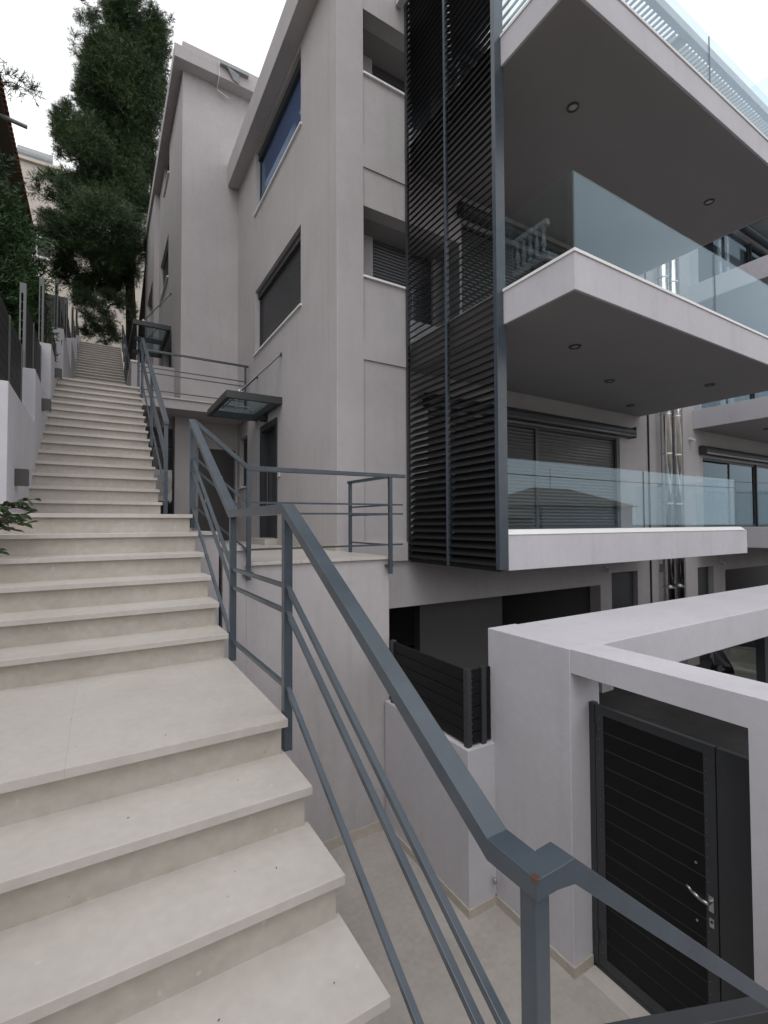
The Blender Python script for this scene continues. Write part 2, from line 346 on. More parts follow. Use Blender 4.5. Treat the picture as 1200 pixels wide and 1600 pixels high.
# ------------------------------------------------------------------ main building
bd = thing('apartment_building', (6.5, 8, -3.55), 'grey rendered apartment block with balconies and a black louvre screen', 'building')
XW, YF = 2.95, 6.2
sw = MB().wall('x', XW, .25, 6.5, 12.0, -3.5, 8.5, [(8.89, 10.02, -.375, 2.10), (11.06, 11.76, .92, 2.11), (7.65, 10.45, 3.81, 5.23), (7.65, 10.45, 7.0, 8.4)]).build('wall', M['wall'], bd)
bx(XW, 3.40, 6.2, 6.5, -3.55, 8.5).build('wall', M['wall'], bd, bevel=.008)
DL = [(4.6, 9.85, -.09, 1.9), (5.35, 9.85, 2.9, 5.3), (5.35, 9.85, 6.1, 8.3)]
fh = [(3.40, 5.3, 3.3, 4.88), (3.40, 5.3, 6.5, 7.98), (3.41, 9.08, -3.55, -1.29), (9.47, 10.44, -3.55, -1.06)] + DL
MB().wall('y', 6.225, .25, 3.39, 10.95, -3.55, 8.5, fh).build('wall', M['wall'], bd)
for z0, z1 in ((5.47, 5.82), (2.50, 2.81)): bx(3.395, 4.6, 6.2, 6.23, z0, z1).build('wall_panel', M['wall'], bd)
bx(3.0, 4.2, 6.165, 6.235, -.56, -.27).build('plinth_band', M['wall'], bd)
for z in (3.76, 6.93):
    bx(3.398, 4.2, 6.185, 6.42, z-.001, z+.03).build('sill', M['white'], bd)
    bx(3.398, 4.18, 6.226, 6.40, z-.47, z-.002).build('parapet', M['wall'], bd)
# groove-edged wall bay with the flue shaft, right of the balconies
MB().wall('y', 6.2, .3, 10.951, 11.28, -3.55, 9.0).build('wall', M['wall'], bd)
MB().wall('y', 6.5, .2, 11.281, 12.45, -3.55, 9.0, [(11.281, 12.45, -3.56, -3.55)]).build('wall', M['wall'], bd)
bx(10.93, 10.955, 6.19, 6.23, -3.55, 9.0).build('downpipe', M['dark'], bd)
# loggias behind the front openings
for z0, z1, zt in ((3.2, 4.88, 4.88), (6.4, 7.98, 7.98)):
    bx(3.2, 3.93, 6.85, 6.97, z0, z1).build('wall', M['wall'], bd); bx(5.2, 5.4, 6.85, 6.97, z0, z1).build('wall', M['wall'], bd)
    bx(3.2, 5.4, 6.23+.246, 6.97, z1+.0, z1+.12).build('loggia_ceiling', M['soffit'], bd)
    bx(3.2, 5.4, 6.476, 6.97, z0-.12, z0).build('loggia_floor', M['wall'], bd)
    bx(3.15, 3.2, 6.476, 6.97, z0, z1).build('wall', M['wall'], bd); bx(5.4, 5.45, 6.476, 6.97, z0, z1).build('wall', M['wall'], bd)
def shutter(x0, x1, z0, z1, y, axis, parent, m, pitch=.055, name='shutter'):
    s = MB(); n = int((z1-z0)/pitch); pr = []
    for k in range(n):
        z = z0+k*(z1-z0)/n; d = (z1-z0)/n
        pr += [(z, .016), (z+d*.10, .004), (z+d*.45, .0), (z+d*.72, .003), (z+d*.86, .016)]
    pr.append((z1, .016))
    P = (lambda u, dd, z: (y+dd, u, z)) if axis == 'x' else (lambda u, dd, z: (u, y+dd, z))
    vs = [P(u, dd, z) for z, dd in pr for u in (x0, x1)]
    fs = [((2*i, 2*i+1, 2*i+3, 2*i+2) if axis == 'y' else (2*i+1, 2*i, 2*i+2, 2*i+3)) for i in range(len(pr)-1)]
    return s.add(vs, fs).build(name, m, parent)
for z0, z1 in ((3.2, 4.88), (6.4, 7.98)): shutter(3.93, 5.2, z0, z1, 6.90, 'y', bd, M['shutter'])
# side windows with roller shutters
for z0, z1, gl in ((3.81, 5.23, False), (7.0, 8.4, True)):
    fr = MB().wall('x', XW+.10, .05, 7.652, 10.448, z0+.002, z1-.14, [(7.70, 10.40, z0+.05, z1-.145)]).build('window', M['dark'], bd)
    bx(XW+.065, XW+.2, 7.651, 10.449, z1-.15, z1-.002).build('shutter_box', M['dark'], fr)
    shutter(7.70, 10.40, z0+.05, z1-.15, XW+.13, 'x', fr, M['shutter_sky_tint'] if gl else M['shutter'])
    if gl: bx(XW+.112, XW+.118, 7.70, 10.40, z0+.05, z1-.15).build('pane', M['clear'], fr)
    bx(XW-.035, XW+.14, 7.60, 10.50, z0-.03, z0+.001).build('sill', M['white'], fr)
fr = MB().wall('x', XW+.10, .05, 11.062, 11.758, .922, 2.108, [(11.10, 11.72, .97, 2.0)]).build('window', M['dark'], bd)
shutter(11.10, 11.72, .97, 2.0, XW+.13, 'x', fr, M['shutter'])
bx(XW-.03, XW+.1, 11.02, 11.80, .89, .921).build('sill', M['white'], fr)
# entrance door
MB().wall('x', XW-.012, .20, 8.885, 10.025, -.374, 2.105, [(9.0, 9.91, -.374, 1.98)]).build('door_frame', M['dark'], bd)
dr = bx(XW+.12, XW+.17, 9.0, 9.91, -.26, 1.98).build('door', M['dark'], bd)
bx(XW+.08, XW+.1, 9.80, 9.83, .3, 1.2).build('handle', M['alu'], dr)
bx(XW-.25, XW+.15, 8.86, 10.05, -.374, -.26).build('threshold', M['tread'], bd, bevel=.004)
# eave and roof
bx(2.68, 3.2, 6.2, 11.97, 8.5, 9.08).build('eave', M['wall'], bd, bevel=.01)
bx(3.2, 12.4, 6.235, 11.97, 8.505, 9.05).build('roof', M['wall'], bd)
bx(12.2, 12.45, 6.75, 12, -3.55, 8.5).build('wall', M['wall'], bd)
# garage interior
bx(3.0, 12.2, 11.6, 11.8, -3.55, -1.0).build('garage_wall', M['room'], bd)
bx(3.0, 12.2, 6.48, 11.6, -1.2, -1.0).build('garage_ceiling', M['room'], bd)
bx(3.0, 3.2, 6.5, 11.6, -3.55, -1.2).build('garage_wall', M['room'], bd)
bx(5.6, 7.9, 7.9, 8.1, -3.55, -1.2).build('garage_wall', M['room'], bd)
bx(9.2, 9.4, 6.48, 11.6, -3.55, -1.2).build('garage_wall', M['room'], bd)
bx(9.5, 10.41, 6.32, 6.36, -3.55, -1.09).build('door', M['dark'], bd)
# shuttered balcony doors
for i, (x0, x1, z0, z1) in enumerate(DL):
    fr = MB().wall('y', 6.30, .05, x0+.002, x1-.002, z0, z1, [(x0+.06, 7.24, z0+.05, z1-.05), (7.32, x1-.06, z0+.05, z1-.05)]).build('balcony_door', M['dark'], bd)
    shutter(x0+.06, 7.24, z0+.05, z1-.05, 6.325, 'y', fr, M['shutter2'], .065)
    shutter(7.32, x1-.06, z0+.05, z1-.05, 6.325, 'y', fr, M['shutter2'], .065)
    sb = MB(); sb.cyl((x0-.1, 6.15, z1+.12), (x1+.32, 6.15, z1+.12), .115, 20); sb.build('awning_cassette', M['dark'], fr, smooth=False)
    bx(x0-.1, x1+.3, 6.03, 6.06, z1+.02, z1+.06).build('front_bar', M['shutter'], fr)
    bx(x1+.318, x1+.345, 6.04, 6.224, z1-.0, z1+.24).build('end_bracket', M['black'], fr)
# balconies
def balcony(x0, x1, y0, y1, z0, z1, parent, soff=True):
    o = bx(x0, x1, y0, y1, z0+.004, z1).build('balcony', M['pale'], parent, bevel=.006)
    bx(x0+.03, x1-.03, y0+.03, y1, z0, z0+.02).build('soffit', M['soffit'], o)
    return o
bl = balcony(4.30, 10.65, 4.18, 6.22, -.575, -.13, bd)
MB().hexa([(4.295, 4.165, -.13), (10.58, 4.165, -.13), (10.58, 4.36, -.13), (4.295, 4.36, -.13)], [(4.295, 4.215, -.065), (10.50, 4.215, -.065), (10.50, 4.36, -.065), (4.295, 4.36, -.065)]).build('edge_flashing', M['white'], bl, bevel=.01)
for a, c in ((4.30, 7.315), (7.325, 10.36)): bx(a, c, 4.235, 4.252, -.068, .825).build('glass_panel', M['glass'], bl)
bx(7.3155, 7.3245, 4.236, 4.251, -.06, .82).build('gasket', M['dark'], bl); bx(10.361, 10.372, 4.236, 4.252, -.06, .82).build('gasket', M['dark'], bl)
bx(10.343, 10.36, 4.256, 6.19, -.068, .825).build('glass_panel', M['glass'], bl)
for z0, z1, hgt in ((2.46, 2.865, .90), (5.73, 6.09, .80)):
    bm = balcony(4.25, 10.65, 3.15, 6.22, z0, z1, bd)
    fs_ = MB(); fs_.box(4.235, 10.66, 3.135, 3.25, z1, z1+.036); fs_.box(4.235, 4.35, 3.25, 6.19, z1, z1+.036); fs_.build('edge_flashing', M['white'], bm, bevel=.004)
    for a, c in ((4.292, 7.315), (7.325, 10.63)): bx(a, c, 3.175, 3.192, z1+.025, z1+hgt).build('glass_panel', M['glass'], bm)
    bx(4.275, 4.290, 3.194, 6.19, z1+.025, z1+hgt).build('glass_panel', M['glass'], bm)
    bx(7.3155, 7.3245, 3.176, 3.191, z1+.03, z1+hgt-.004).build('gasket', M['dark'], bm); bx(4.277, 4.291, 3.178, 3.193, z1+.03, z1+hgt-.004).build('gasket', M['dark'], bm)
# louvre screen
ls = MB(); ls.box(4.14, 4.29, 4.17, 4.235, -.555, 8.9); ls.build('louvre_screen', M['metal'], bd, bevel=.003)
ls = bpy.data.objects['louvre_screen']
bx(4.15, 4.20, 5.16, 5.20, -.57, 8.9).build('post', M['metal'], ls); bx(4.15, 4.20, 6.145, 6.185, -.56, 8.9).build('post', M['dark'], ls)
bx(4.19, 4.26, 4.24, 6.14, -.58, -.53).build('bottom_rail', M['slat'], ls)
for ya, yb in ((4.24, 5.158), (5.202, 6.143)):
    pf_ = []                                    # aerofoil blade, outer edge low
    for a_, th in ((-1, 0), (-.55, .011), (.2, .013), (1, 0), (.2, -.010), (-.55, -.008)):
        ca, sa = math.cos(R(40)), math.sin(R(40)); pf_.append((a_*.090*ca-th*sa, a_*.090*sa+th*ca))
    vs = [(x, y, z) for y in (0, yb-ya) for x, z in pf_]
    sm = MB().add(vs, [(0, 1, 2, 3, 4, 5), (11, 10, 9, 8, 7, 6)]+[((k+1) % 6, k, 6+k, 6+(k+1) % 6) for k in range(6)]).mesh('slat', M['slat'])
    for k in range(93): inst('slat', sm, ls, (4.225, ya, -.45+.1003*k))
# roof pergola
pg = bx(4.0, 13.2, 4.02, 4.12, 8.36, 8.52).build('pergola', M['pale'], bd)
psm = bx(-.012, .012, 0, 2.1, -.02, .02).mesh('pergola_slat', M['wall'])
for k in range(84): inst('slat', psm, pg, (4.05+.109*k, 4.12, 8.44))
for x in (4.0, 8.55, 13.1): bx(x, x+.1, 4.121, 6.2, 8.34, 8.50).build('beam', M['pale'], pg)

# ------------------------------------------------------------------ right-hand block
rb = thing('apartment_building', (16, 8, -3.55), 'second grey block with curtained glass doors at the right edge', 'building')
MB().wall('y', 6.2, .25, 12.46, 30, -3.55, 12.5, [(13.40, 20, -.1, 1.72), (13.4, 20, 3.0, 5.2), (13.4, 20, 6.2, 8.4), (13.02, 13.84, -3.55, -1.12), (14.46, 20, -3.55, -1.25)]).build('wall', M['wall'], rb)
bx(12.46, 12.7, 6.45, 12, -3.55, 9).build('wall', M['wall'], rb)
for z0, z1 in ((-.57, -.10), (2.40, 2.88), (5.6, 6.1), (8.9, 9.35)):
    o = balcony(12.95, 22, 3.2, 6.2, z0, z1, rb)
    bx(12.975, 12.99, 3.2, 6.19, z1, z1+.85).build('glass_panel', M['glass'], o)
for z0, z1 in ((-.1, 1.72), (3.0, 5.2), (6.2, 8.4)):
    for k in range(4):
        x0 = 13.42+1.62*k
        fr = MB().wall('y', 6.26+.04*(k % 2), .05, x0, x0+1.6, z0, z1, [(x0+.06, x0+1.54, z0+.06, z1-.06)]).build('glass_door', M['dark'], rb)
        bx(x0+.06, x0+1.54, 6.28+.04*(k % 2), 6.286+.04*(k % 2), z0+.06, z1-.06).build('pane', M['pane'], fr)
        cu = MB(); n = 40
        vs = [(x0+.05+1.5*i/n, 6.55+.03*math.sin(i*1.7), z) for i in range(n+1) for z in (z0, z1)]
        cu.add(vs, [(2*i, 2*i+2, 2*i+3, 2*i+1) for i in range(n)])
        if k != 1: cu.build('curtain', M['curtain'], fr)
    cs = MB().cyl((13.2, 6.12, z1+.16), (20.3, 6.12, z1+.16), .12, 18).build('awning_cassette', M['dark'], rb)
    bx(13.2, 20.3, 5.98, 6.0, z1+.05, z1+.09).build('front_bar', M['galv'], cs)
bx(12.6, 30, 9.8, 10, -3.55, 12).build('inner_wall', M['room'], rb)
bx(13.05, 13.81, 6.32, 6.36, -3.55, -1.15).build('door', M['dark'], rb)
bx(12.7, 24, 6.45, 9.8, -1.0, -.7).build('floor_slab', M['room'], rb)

# ------------------------------------------------------------------ rear block and bridge
rk = thing('apartment_building', (3, 16, 2), 'taller rear block above the stairs with deep flat eaves', 'building')
MB().wall('y', 12.0, .3, 1.62, 6.5, -3.5, 11.0, [(2.03, 2.91, -.375, 1.87)]).build('wall', M['wall'], rk)
MB().wall('x', 1.62, .3, 12.3, 17.0, -3.5, 11.0, [(14.5, 15.6, 10.1, 11.0), (14.55, 16.6, 7.1, 8.36), (13.7, 15.4, 2.9, 5.2)]).build('wall', M['wall'], rk)
MB().wall('x', 1.47, .3, 17.0, 20.6, -3.5, 11.0, [(17.5, 19.6, 6.5, 8.3)]).build('wall', M['wall'], rk)
bx(1.75, 1.80, 12.4, 20.5, -3.4, 10.9).build('inner_wall', M['black'], rk)
for y0, y1, z0, z1 in ((14.5, 15.6, 10.1, 10.98), (14.55, 16.6, 7.1, 8.36)):
    fr = MB().wall('x', 1.70, .04, y0+.002, y1-.002, z0+.002, z1-.002, [(y0+.05, y1-.05, z0+.05, z1-.05)]).build('window', M['dark'], rk)
    shutter(y0+.05, y1-.05, z0+.05, z1-.05, 1.715, 'x', fr, M['shutter'])
    bx(1.57, 1.72, y0-.05, y1+.05, z0-.03, z0+.001).build('sill', M['white'], fr)
bx(1.40, 6.6, 11.70, 20.9, 10.98, 11.30).build('eave', M['wall'], rk, bevel=.01)
bx(1.60, 6.6, 11.90, 20.7, 11.30, 11.62).build('roof', M['wall'], rk)
d2 = bx(2.05, 2.89, 12.10, 12.15, -.37, 1.85).build('door', M['shutter2'], rk)
bx(2.20, 2.215, 12.06, 12.10, .55, .65).build('handle', M['alu'], d2)
bx(2.46, 2.62, 12.09, 12.099, 1.05, 1.22).build('notice', M['plastic'], d2)
bx(1.46, 1.84, 11.62, 11.998, -.375, 2.5).build('pier', M['wall'], rk)
bg_ = bx(.63, 2.945, 10.9, 12.0, 2.50, 2.70).build('bridge', M['wall'], rk, bevel=.005)
bx(.62, 2.947, 10.87, 11.99, 2.70, 2.735).build('paving_slab', M['tread'], bg_, bevel=.003)
bx(.63, 1.6, 12.001, 13.5, ZL2-.3, ZL2).build('landing', M['wall'], rk)
bx(.64, .80, 13.0, 16.5, 2.0, 4.02).build('parapet_wall', M['wall'], rk); bx(.62, .82, 12.97, 16.5, 4.02, 4.06).build('coping', M['white'], rk)
bx(.801, 1.615, 13.0, 13.2, 2.0, 4.02).build('parapet_wall', M['wall'], rk)

# rubbish of gutter and flashing at the eave junction
gt = thing('roof_gutter', (2.35, 11.6, 10.8), 'bent metal gutter and flashing hanging at the rear eave corner', 'gutter')
bx(2.42, 3.1, 11.60, 11.695, 11.24, 11.33).build('gutter', M['galv'], gt)
MB().path([(2.40, 11.67, 11.28), (2.40, 11.66, 10.98), (2.40, 11.90, 10.80), (2.68, 11.92, 10.72)], .02, .02).build('drain_pipe', M['plastic'], gt)
MB().add([(2.56, 11.6, 11.24), (2.86, 11.6, 11.16), (2.88, 11.66, 10.98), (2.74, 11.66, 11.02), (2.56, 11.62, 11.26), (2.86, 11.62, 11.18), (2.88, 11.68, 11.0), (2.74, 11.68, 11.04)],
         [(0, 1, 2, 3), (7, 6, 5, 4), (0, 4, 5, 1), (1, 5, 6, 2), (2, 6, 7, 3), (3, 7, 4, 0)]).build('flashing', M['galv'], gt)

# ------------------------------------------------------------------ canopies
def canopy(x0, x1, y0, y1, z0, z1, rodz, label, mid=False):
    c = thing('glass_canopy', (x1, (y0+y1)/2, z0), label, 'canopy', 'glass canopies on the side walls')
    fr = MB(); t = .085
    fr.box(x0, x1, y0, y0+t, z0, z1); fr.box(x0, x1, y1-t, y1, z0, z1); fr.box(x0, x0+t, y0+t, y1-t, z0, z1); fr.box(x1-t, x1-.002, y0+t, y1-t, z0, z1)
    if mid: fr.box(x0+t, x1-t, (y0+y1)/2-.03, (y0+y1)/2+.03, z0, z1)
    fr.build('frame', M['dark'], c)
    bx(x0+t-.01, x1-t+.01, y0+t-.01, y1-t+.01, z1-.03, z1-.015).build('glass', M['gcan'], c)
    for y in (y0+.05, y1-.12):
        MB().cyl((x0+.25, y, z1+.02), (x1-.02, y, rodz), .016, 8).build('tie_rod', M['metal'], c)
        MB().cyl((x1-.03, y, rodz), (x1+.0, y, rodz), .035, 12).build('rosette', M['metal'], c)
        bx(x0+.22, x0+.28, y-.01, y+.01, z1, z1+.05).build('rod_bracket', M['alu'], c)
    return c
canopy(1.92, XW, 8.60, 10.35, 2.29, 2.42, 3.25, 'flat glass canopy with dark frame over the entrance door')
canopy(.71, 1.62, 13.8, 16.3, 5.28, 5.40, 6.3, 'farther glass canopy beside the top of the stairs', True)

# ------------------------------------------------------------------ railings
def post(th, x, y, z0, z1, s=.042): bx(x-s/2, x+s/2, y-s/2, y+s/2, z0, z1).build('post', M['metal'], th, bevel=.003)
RX = .772
rl = thing('stair_railing', (RX, .73, -1.7), 'blue-grey steel railing along the lower stair flight', 'railing')
A0, A1, A2, A3 = (RX, .795, -.718), (RX, 2.17, .078), (RX, 3.255, .078), (RX, 4.90, 1.015)
MB().path([(RX, .655, -.718), A0, A1, A2, A3], .062, .042, (1, 0, 0)).build('handrail', rusty(), rl, bevel=.0015)
post(rl, RX, .690, -1.75, -.738); post(rl, RX, 2.18, -1.06, .058); post(rl, RX, 3.25, -.90, .058); post(rl, RX, 4.88, -.02, .99, .05)
for dz in (-.37, -.49, -.845):
    MB().path([(RX, .71, A0[2]-.049+dz), (RX, 2.17, A1[2]+dz)], .022, .022, (1, 0, 0)).build('bar', M['metal'], rl, bevel=.002)
    MB().path([(RX, 2.19, A1[2]+dz), (RX, 3.24, A2[2]+dz)], .022, .022, (1, 0, 0)).build('bar', M['metal'], rl, bevel=.002)
    MB().path([(RX, 3.26, A2[2]+dz), (RX, 4.87, A3[2]+dz)], .022, .022, (1, 0, 0)).build('bar', M['metal'], rl, bevel=.002)
for y, z in ((4.50, -.3), (2.9, -1.0)): bx(RX-.045, RX-.02, y-.02, y+.02, z-.02, z+.02).build('fixing_bracket', M['metal'], rl)
r2 = thing('stair_railing', (1.3, .69, -2.6), 'steel handrail running down to the right past the gate', 'railing')
MB().path([(RX+.030, .686, -.7185), (.855, .6865, -.722), (1.95, .715, -1.605), (2.9, .74, -2.33)], .062, .042).build('handrail', M['metal'], r2, bevel=.0015)
post(r2, 2.88, .74, -3.5, -2.33)
for dz in (-.5, -.85): MB().path([(RX+.03, .686, -.70+dz), (2.86, .74, -2.30+dz)], .022, .022).build('bar', M['metal'], r2)
r7 = thing('low_barrier', (2.1, 1.05, -3.55), 'dark metal barrier just showing in the lower right corner', 'barrier')
MB().path([(1.72, 1.19, -2.02), (2.75, .775, -2.02)], .07, .05).build('handrail', M['dark'], r7, bevel=.004)
for t in (.05, .95): post(r7, 1.72+1.03*t, 1.19-.415*t, -3.55, -2.04)

r3 = thing('platform_railing', (2, 4.78, -.4), 'steel railing around the front of the entrance platform', 'railing')
MB().path([(RX+.02, 4.885, 1.015), (1.29, 4.78, .575), (3.17, 4.775, .585)], .05, .04).build('handrail', M['metal'], r3, bevel=.004)
post(r3, 1.29, 4.78, -.55, .56); post(r3, 2.965, 4.775, -.58, .565)
for x in (1.29, 2.965): bx(x-.05, x+.05, 4.79, 4.83, -.50, -.47).build('fixing_bracket', M['metal'], r3)
for dz in (-.345, -.455, -.82):
    MB().path([(1.31, 4.78, .575+dz), (3.14, 4.775, .585+dz)], .02, .02).build('bar', M['metal'], r3)
    MB().path([(RX+.03, 4.88, 1.0+dz), (1.275, 4.78, .575+dz)], .02, .02).build('bar', M['metal'], r3)
MB().path([(2.965, 4.80, .575), (2.955, 5.85, .585)], .045, .035).build('handrail', M['metal'], r3)
post(r3, 2.955, 5.80, -.375, .57, .04)
for dz in (-.345, -.455, -.82): MB().path([(2.965, 4.795, .58+dz), (2.955, 5.82, .585+dz)], .02, .02).build('bar', M['metal'], r3)

r4 = thing('stair_railing', (.66, 8, 1), 'steel railing along the upper stair flight', 'railing')
UX = .665
MB().path([(UX, 6.02, 1.21), (UX, 9.85, 3.50), (UX, 10.9, 3.62)], .055, .042, (1, 0, 0)).build('handrail', M['metal'], r4, bevel=.004)
for y, z in ((6.06, .2), (7.9, 1.3), (9.85, 2.5), (10.87, 2.6)): post(r4, UX, y, z-.1, (1.20+(y-6.02)*.598) if y < 9.9 else 3.6)
for dz in (-.36, -.48, -.83): MB().path([(UX, 6.06, 1.23+dz), (UX, 9.85, 3.50+dz)], .022, .022, (1, 0, 0)).build('bar', M['metal'], r4)
r5 = thing('bridge_railing', (1.8, 10.92, 2.73), 'steel railing across the bridge to the upper entrance', 'railing')
MB().path([(UX+.03, 10.92, 3.67), (2.93, 10.92, 3.67)], .05, .04).build('handrail', M['metal'], r5, bevel=.003)
post(r5, 2.86, 10.92, 2.735, 3.65); 
for dz in (-.36, -.47, -.83): MB().path([(UX+.03, 10.92, 3.67+dz), (2.85, 10.92, 3.67+dz)], .02, .02).build('bar', M['metal'], r5)
r6 = thing('stair_railing', (.65, 17, 4), 'steel railing beside the topmost stair flight', 'railing')
MB().path([(.66, 13.1, 3.7), (.66, 19.5, 7.3)], .05, .04, (1, 0, 0)).build('handrail', M['metal'], r6)
for y in (16.6, 18.0, 19.4): post(r6, .66, y, 2.7+(y-13)*.565, 3.7+(y-13.1)*.5625)
for dz in (-.4, -.8): MB().path([(.66, 13.2, 3.75+dz), (.66, 19.4, 7.25+dz)], .022, .022, (1, 0, 0)).build('bar', M['metal'], r6)

# ------------------------------------------------------------------ gate structure
gp = thing('gate_pergola', (3.4, 2.9, -3.55), 'pale rendered gateway frame with pillar and open beams', 'gateway')
bx(3.226, 3.60, 2.495, 3.42, -3.55, -1.0).build('pillar', M['pale'], gp, bevel=.006)
bx(3.601, 14, 2.47, 3.40, -1.335, -1.003).build('beam', M['pale'], gp, bevel=.006)
MB().wall('x', 3.24, .355, -1.5, 2.494, -3.55, -1.003, [(1.29, 2.494, -3.55, -1.19)]).build('gate_surround', M['pale'], gp)
for a in ((3.212, 3.226, 2.495, 3.42), (3.212, 3.45, 2.48, 2.494)): bx(*a, -3.55, -3.47).build('skirting', M['riser'], gp)
bx(13.7, 13.999, 2.5, 3.37, -3.55, -1.336).build('pillar', M['pale'], gp)
bx(7.35, 7.45, 2.72, 2.82, -3.55, -1.335).build('steel_post', M['dark'], gp)
lw = thing('low_wall', (3, 4, -3.55), 'low pale wall carrying the black board fence', 'wall')
bx(2.90, 3.30, 3.345, 4.81, -3.55, -2.065).build('wall', M['pale'], lw, bevel=.006)
for a in ((2.886, 2.90, 3.345, 4.81), (2.886, 3.226, 3.33, 3.344)): bx(*a, -3.55, -3.47).build('skirting', M['riser'], lw)
fc = thing('board_fence', (3, 4, -2.06), 'black horizontal board fence on the low wall', 'fence')
for x, y in ((2.955, 3.41), (3.13, 3.40), (2.955, 4.70)):
    bx(x-.027, x+.027, y-.027, y+.027, -2.065, -1.345).build('post', M['dark'], fc, bevel=.003)
for k in range(6):
    z = -2.045+.115*k
    bx(2.945, 2.968, 3.44, 4.672, z, z+.108).build('board', M['board'], fc, bevel=.003)
    bx(2.983, 3.102, 3.39, 3.412, z, z+.108).build('board', M['board'], fc, bevel=.003)
    bx(3.158, 3.225, 3.39, 3.412, z, z+.108).build('board', M['board'], fc)
bx(2.957, 2.960, 3.44, 4.672, -2.04, -1.36).build('backing_sheet', M['dark'], fc)
sc_ = MB()
for k in range(12): sc_.cyl((2.985, 3.392, -2.02+.056*k), (2.985, 3.380, -2.02+.056*k), .003, 6)
tag(sc_.build('screws', M['alu'], fc), kind='stuff')
gt2 = thing('pedestrian_gate', (3.46, 2, -3.55), 'black board pedestrian gate with silver handle', 'gate')
G = 3.46
MB().wall('x', G, .04, 1.57, 2.44, -3.51, -1.465, [(1.64, 2.37, -3.44, -1.53)]).build('gate_frame', M['dark'], gt2, bevel=.003)
bx(G-.005, G+.05, 2.445, 2.492, -3.53, -1.455).build('hinge_post', M['dark'], gt2, bevel=.003)
bx(G+.0, G+.05, 1.295, 1.562, -3.53, -1.465).build('side_panel', M['dark'], gt2, bevel=.003)
nb = 14; h = (3.44-1.53)/nb
for k in range(nb): bx(G+.008, G+.03, 1.641, 2.369, -3.44+h*k+.004, -3.44+h*(k+1)-.004).build('board', M['board'], gt2, bevel=.003)
bx(G+.0115, G+.014, 1.641, 2.369, -3.44, -1.53).build('backing_sheet', M['dark'], gt2)
hd = bx(G-.010, G, 1.588, 1.622, -2.54, -2.44).build('handle', M['alu'], gt2, bevel=.004)
MB().cyl((G-.01, 1.605, -2.47), (G-.05, 1.605, -2.47), .009, 10).build('spindle', M['alu'], hd)
hm = MB(); pp = [(G-.05, 1.597, -2.47), (G-.055, 1.65, -2.463), (G-.055, 1.70, -2.445), (G-.052, 1.735, -2.425)]
for a, c, ra, rc in zip(pp, pp[1:], (.011, .012, .011), (.012, .011, .006)): hm.cyl(a, c, ra, 12, rc)
hm.build('lever', M['alu'], hd, smooth=True)
lk = bx(G-.008, G, 1.59, 1.62, -2.64, -2.58).build('lock_plate', M['alu'], gt2, bevel=.003)
MB().cyl((G-.0085, 1.605, -2.603), (G-.011, 1.605, -2.603), .008, 12).build('keyhole', M['black'], lk)
for z in (-2.28, -2.66): MB().cyl((G+.008, 1.70, z), (G+.002, 1.70, z), .008, 12).build('bolt', M['alu'], gt2)
sr = MB()
for k in range(24): sr.cyl((G, 2.40, -3.40+.08*k), (G-.004, 2.40, -3.40+.08*k), .0022, 6); sr.cyl((G, 1.625, -3.40+.08*k), (G-.004, 1.625, -3.40+.08*k), .0022, 6)
tag(sr.build('screws', M['alu'], gt2), kind='stuff')
for z in (-1.66, -3.3): MB().cyl((G-.012, 2.443, z-.05), (G-.012, 2.443, z+.05), .010, 10).build('hinge', M['dark'], gt2)
bx(3.30, 3.45, 1.3, 2.47, -3.556, -3.545).build('sill', M['tread'], gt2)
dn = MB().lathe((3.17, 3.30, -3.30), [(.0, .03), (.015, .028), (.02, .01), (.02, -.01), (.01, -.02), (0, -.022)], 12)
tag(dn.build('wall_tap', M['galv'], smooth=True), 'tiny metal fitting on the wall beside the low wall corner', 'fitting')

# ------------------------------------------------------------------ small fixtures
def downlight(x, y, z, label):
    o = thing('downlight', (x, y, z), label, 'downlight', 'recessed downlights in the balcony soffits')
    MB().lathe((x, y, z), [(.085, .004), (.080, -.020), (.060, -.022), (.056, -.002)], 24).build('ring', M['bronze'], o, smooth=False)
    MB().lathe((x, y, z), [(.057, -.006), (.03, -.012), (0.0005, -.014)], 24).build('lens', M['lens'], o)
downlight(5.52, 4.08, 5.73, 'recessed downlight in the top soffit nearest the louvre screen')
downlight(9.25, 4.08, 5.73, 'recessed downlight in the top soffit, the one farther right')
downlight(5.62, 4.18, 2.46, 'recessed downlight in the middle soffit nearest the louvre screen')
downlight(7.5, 4.9, 2.46, 'recessed downlight in the middle soffit, second from the louvre screen')
downlight(9.42, 5.7, 2.46, 'recessed downlight in the middle soffit nearest the shutter')
downlight(9.25, 4.14, 2.46, 'recessed downlight in the middle soffit near its right front edge')
downlight(14.5, 5.2, 2.40, 'recessed downlight under the right-hand block balcony')
for i, (x, lab) in enumerate(((11.40, 'left stainless steel flue pipe on the facade'), (11.83, 'right stainless steel flue pipe on the facade'))):
    fl = thing('flue_pipe', (x, 6.05, -3.3), lab, 'flue', 'steel flue pipes')
    MB().cyl((x, 6.05, -2.6), (x, 6.05, 9.5), .115, 28, caps=True).build('pipe', M['steel'], fl, smooth=True)
    for z in (-1.5, -.35, .45, 1.62, 2.55, 3.6, 4.7, 5.8, 7.0): 
        MB().cyl((x, 6.05, z), (x, 6.05, z+.03), .122, 28).build('collar', M['alu'], fl, smooth=False)
    bx(x-.02, x+.02, 6.16, 6.50, .9, .94).build('wall_bracket', M['galv'], fl)
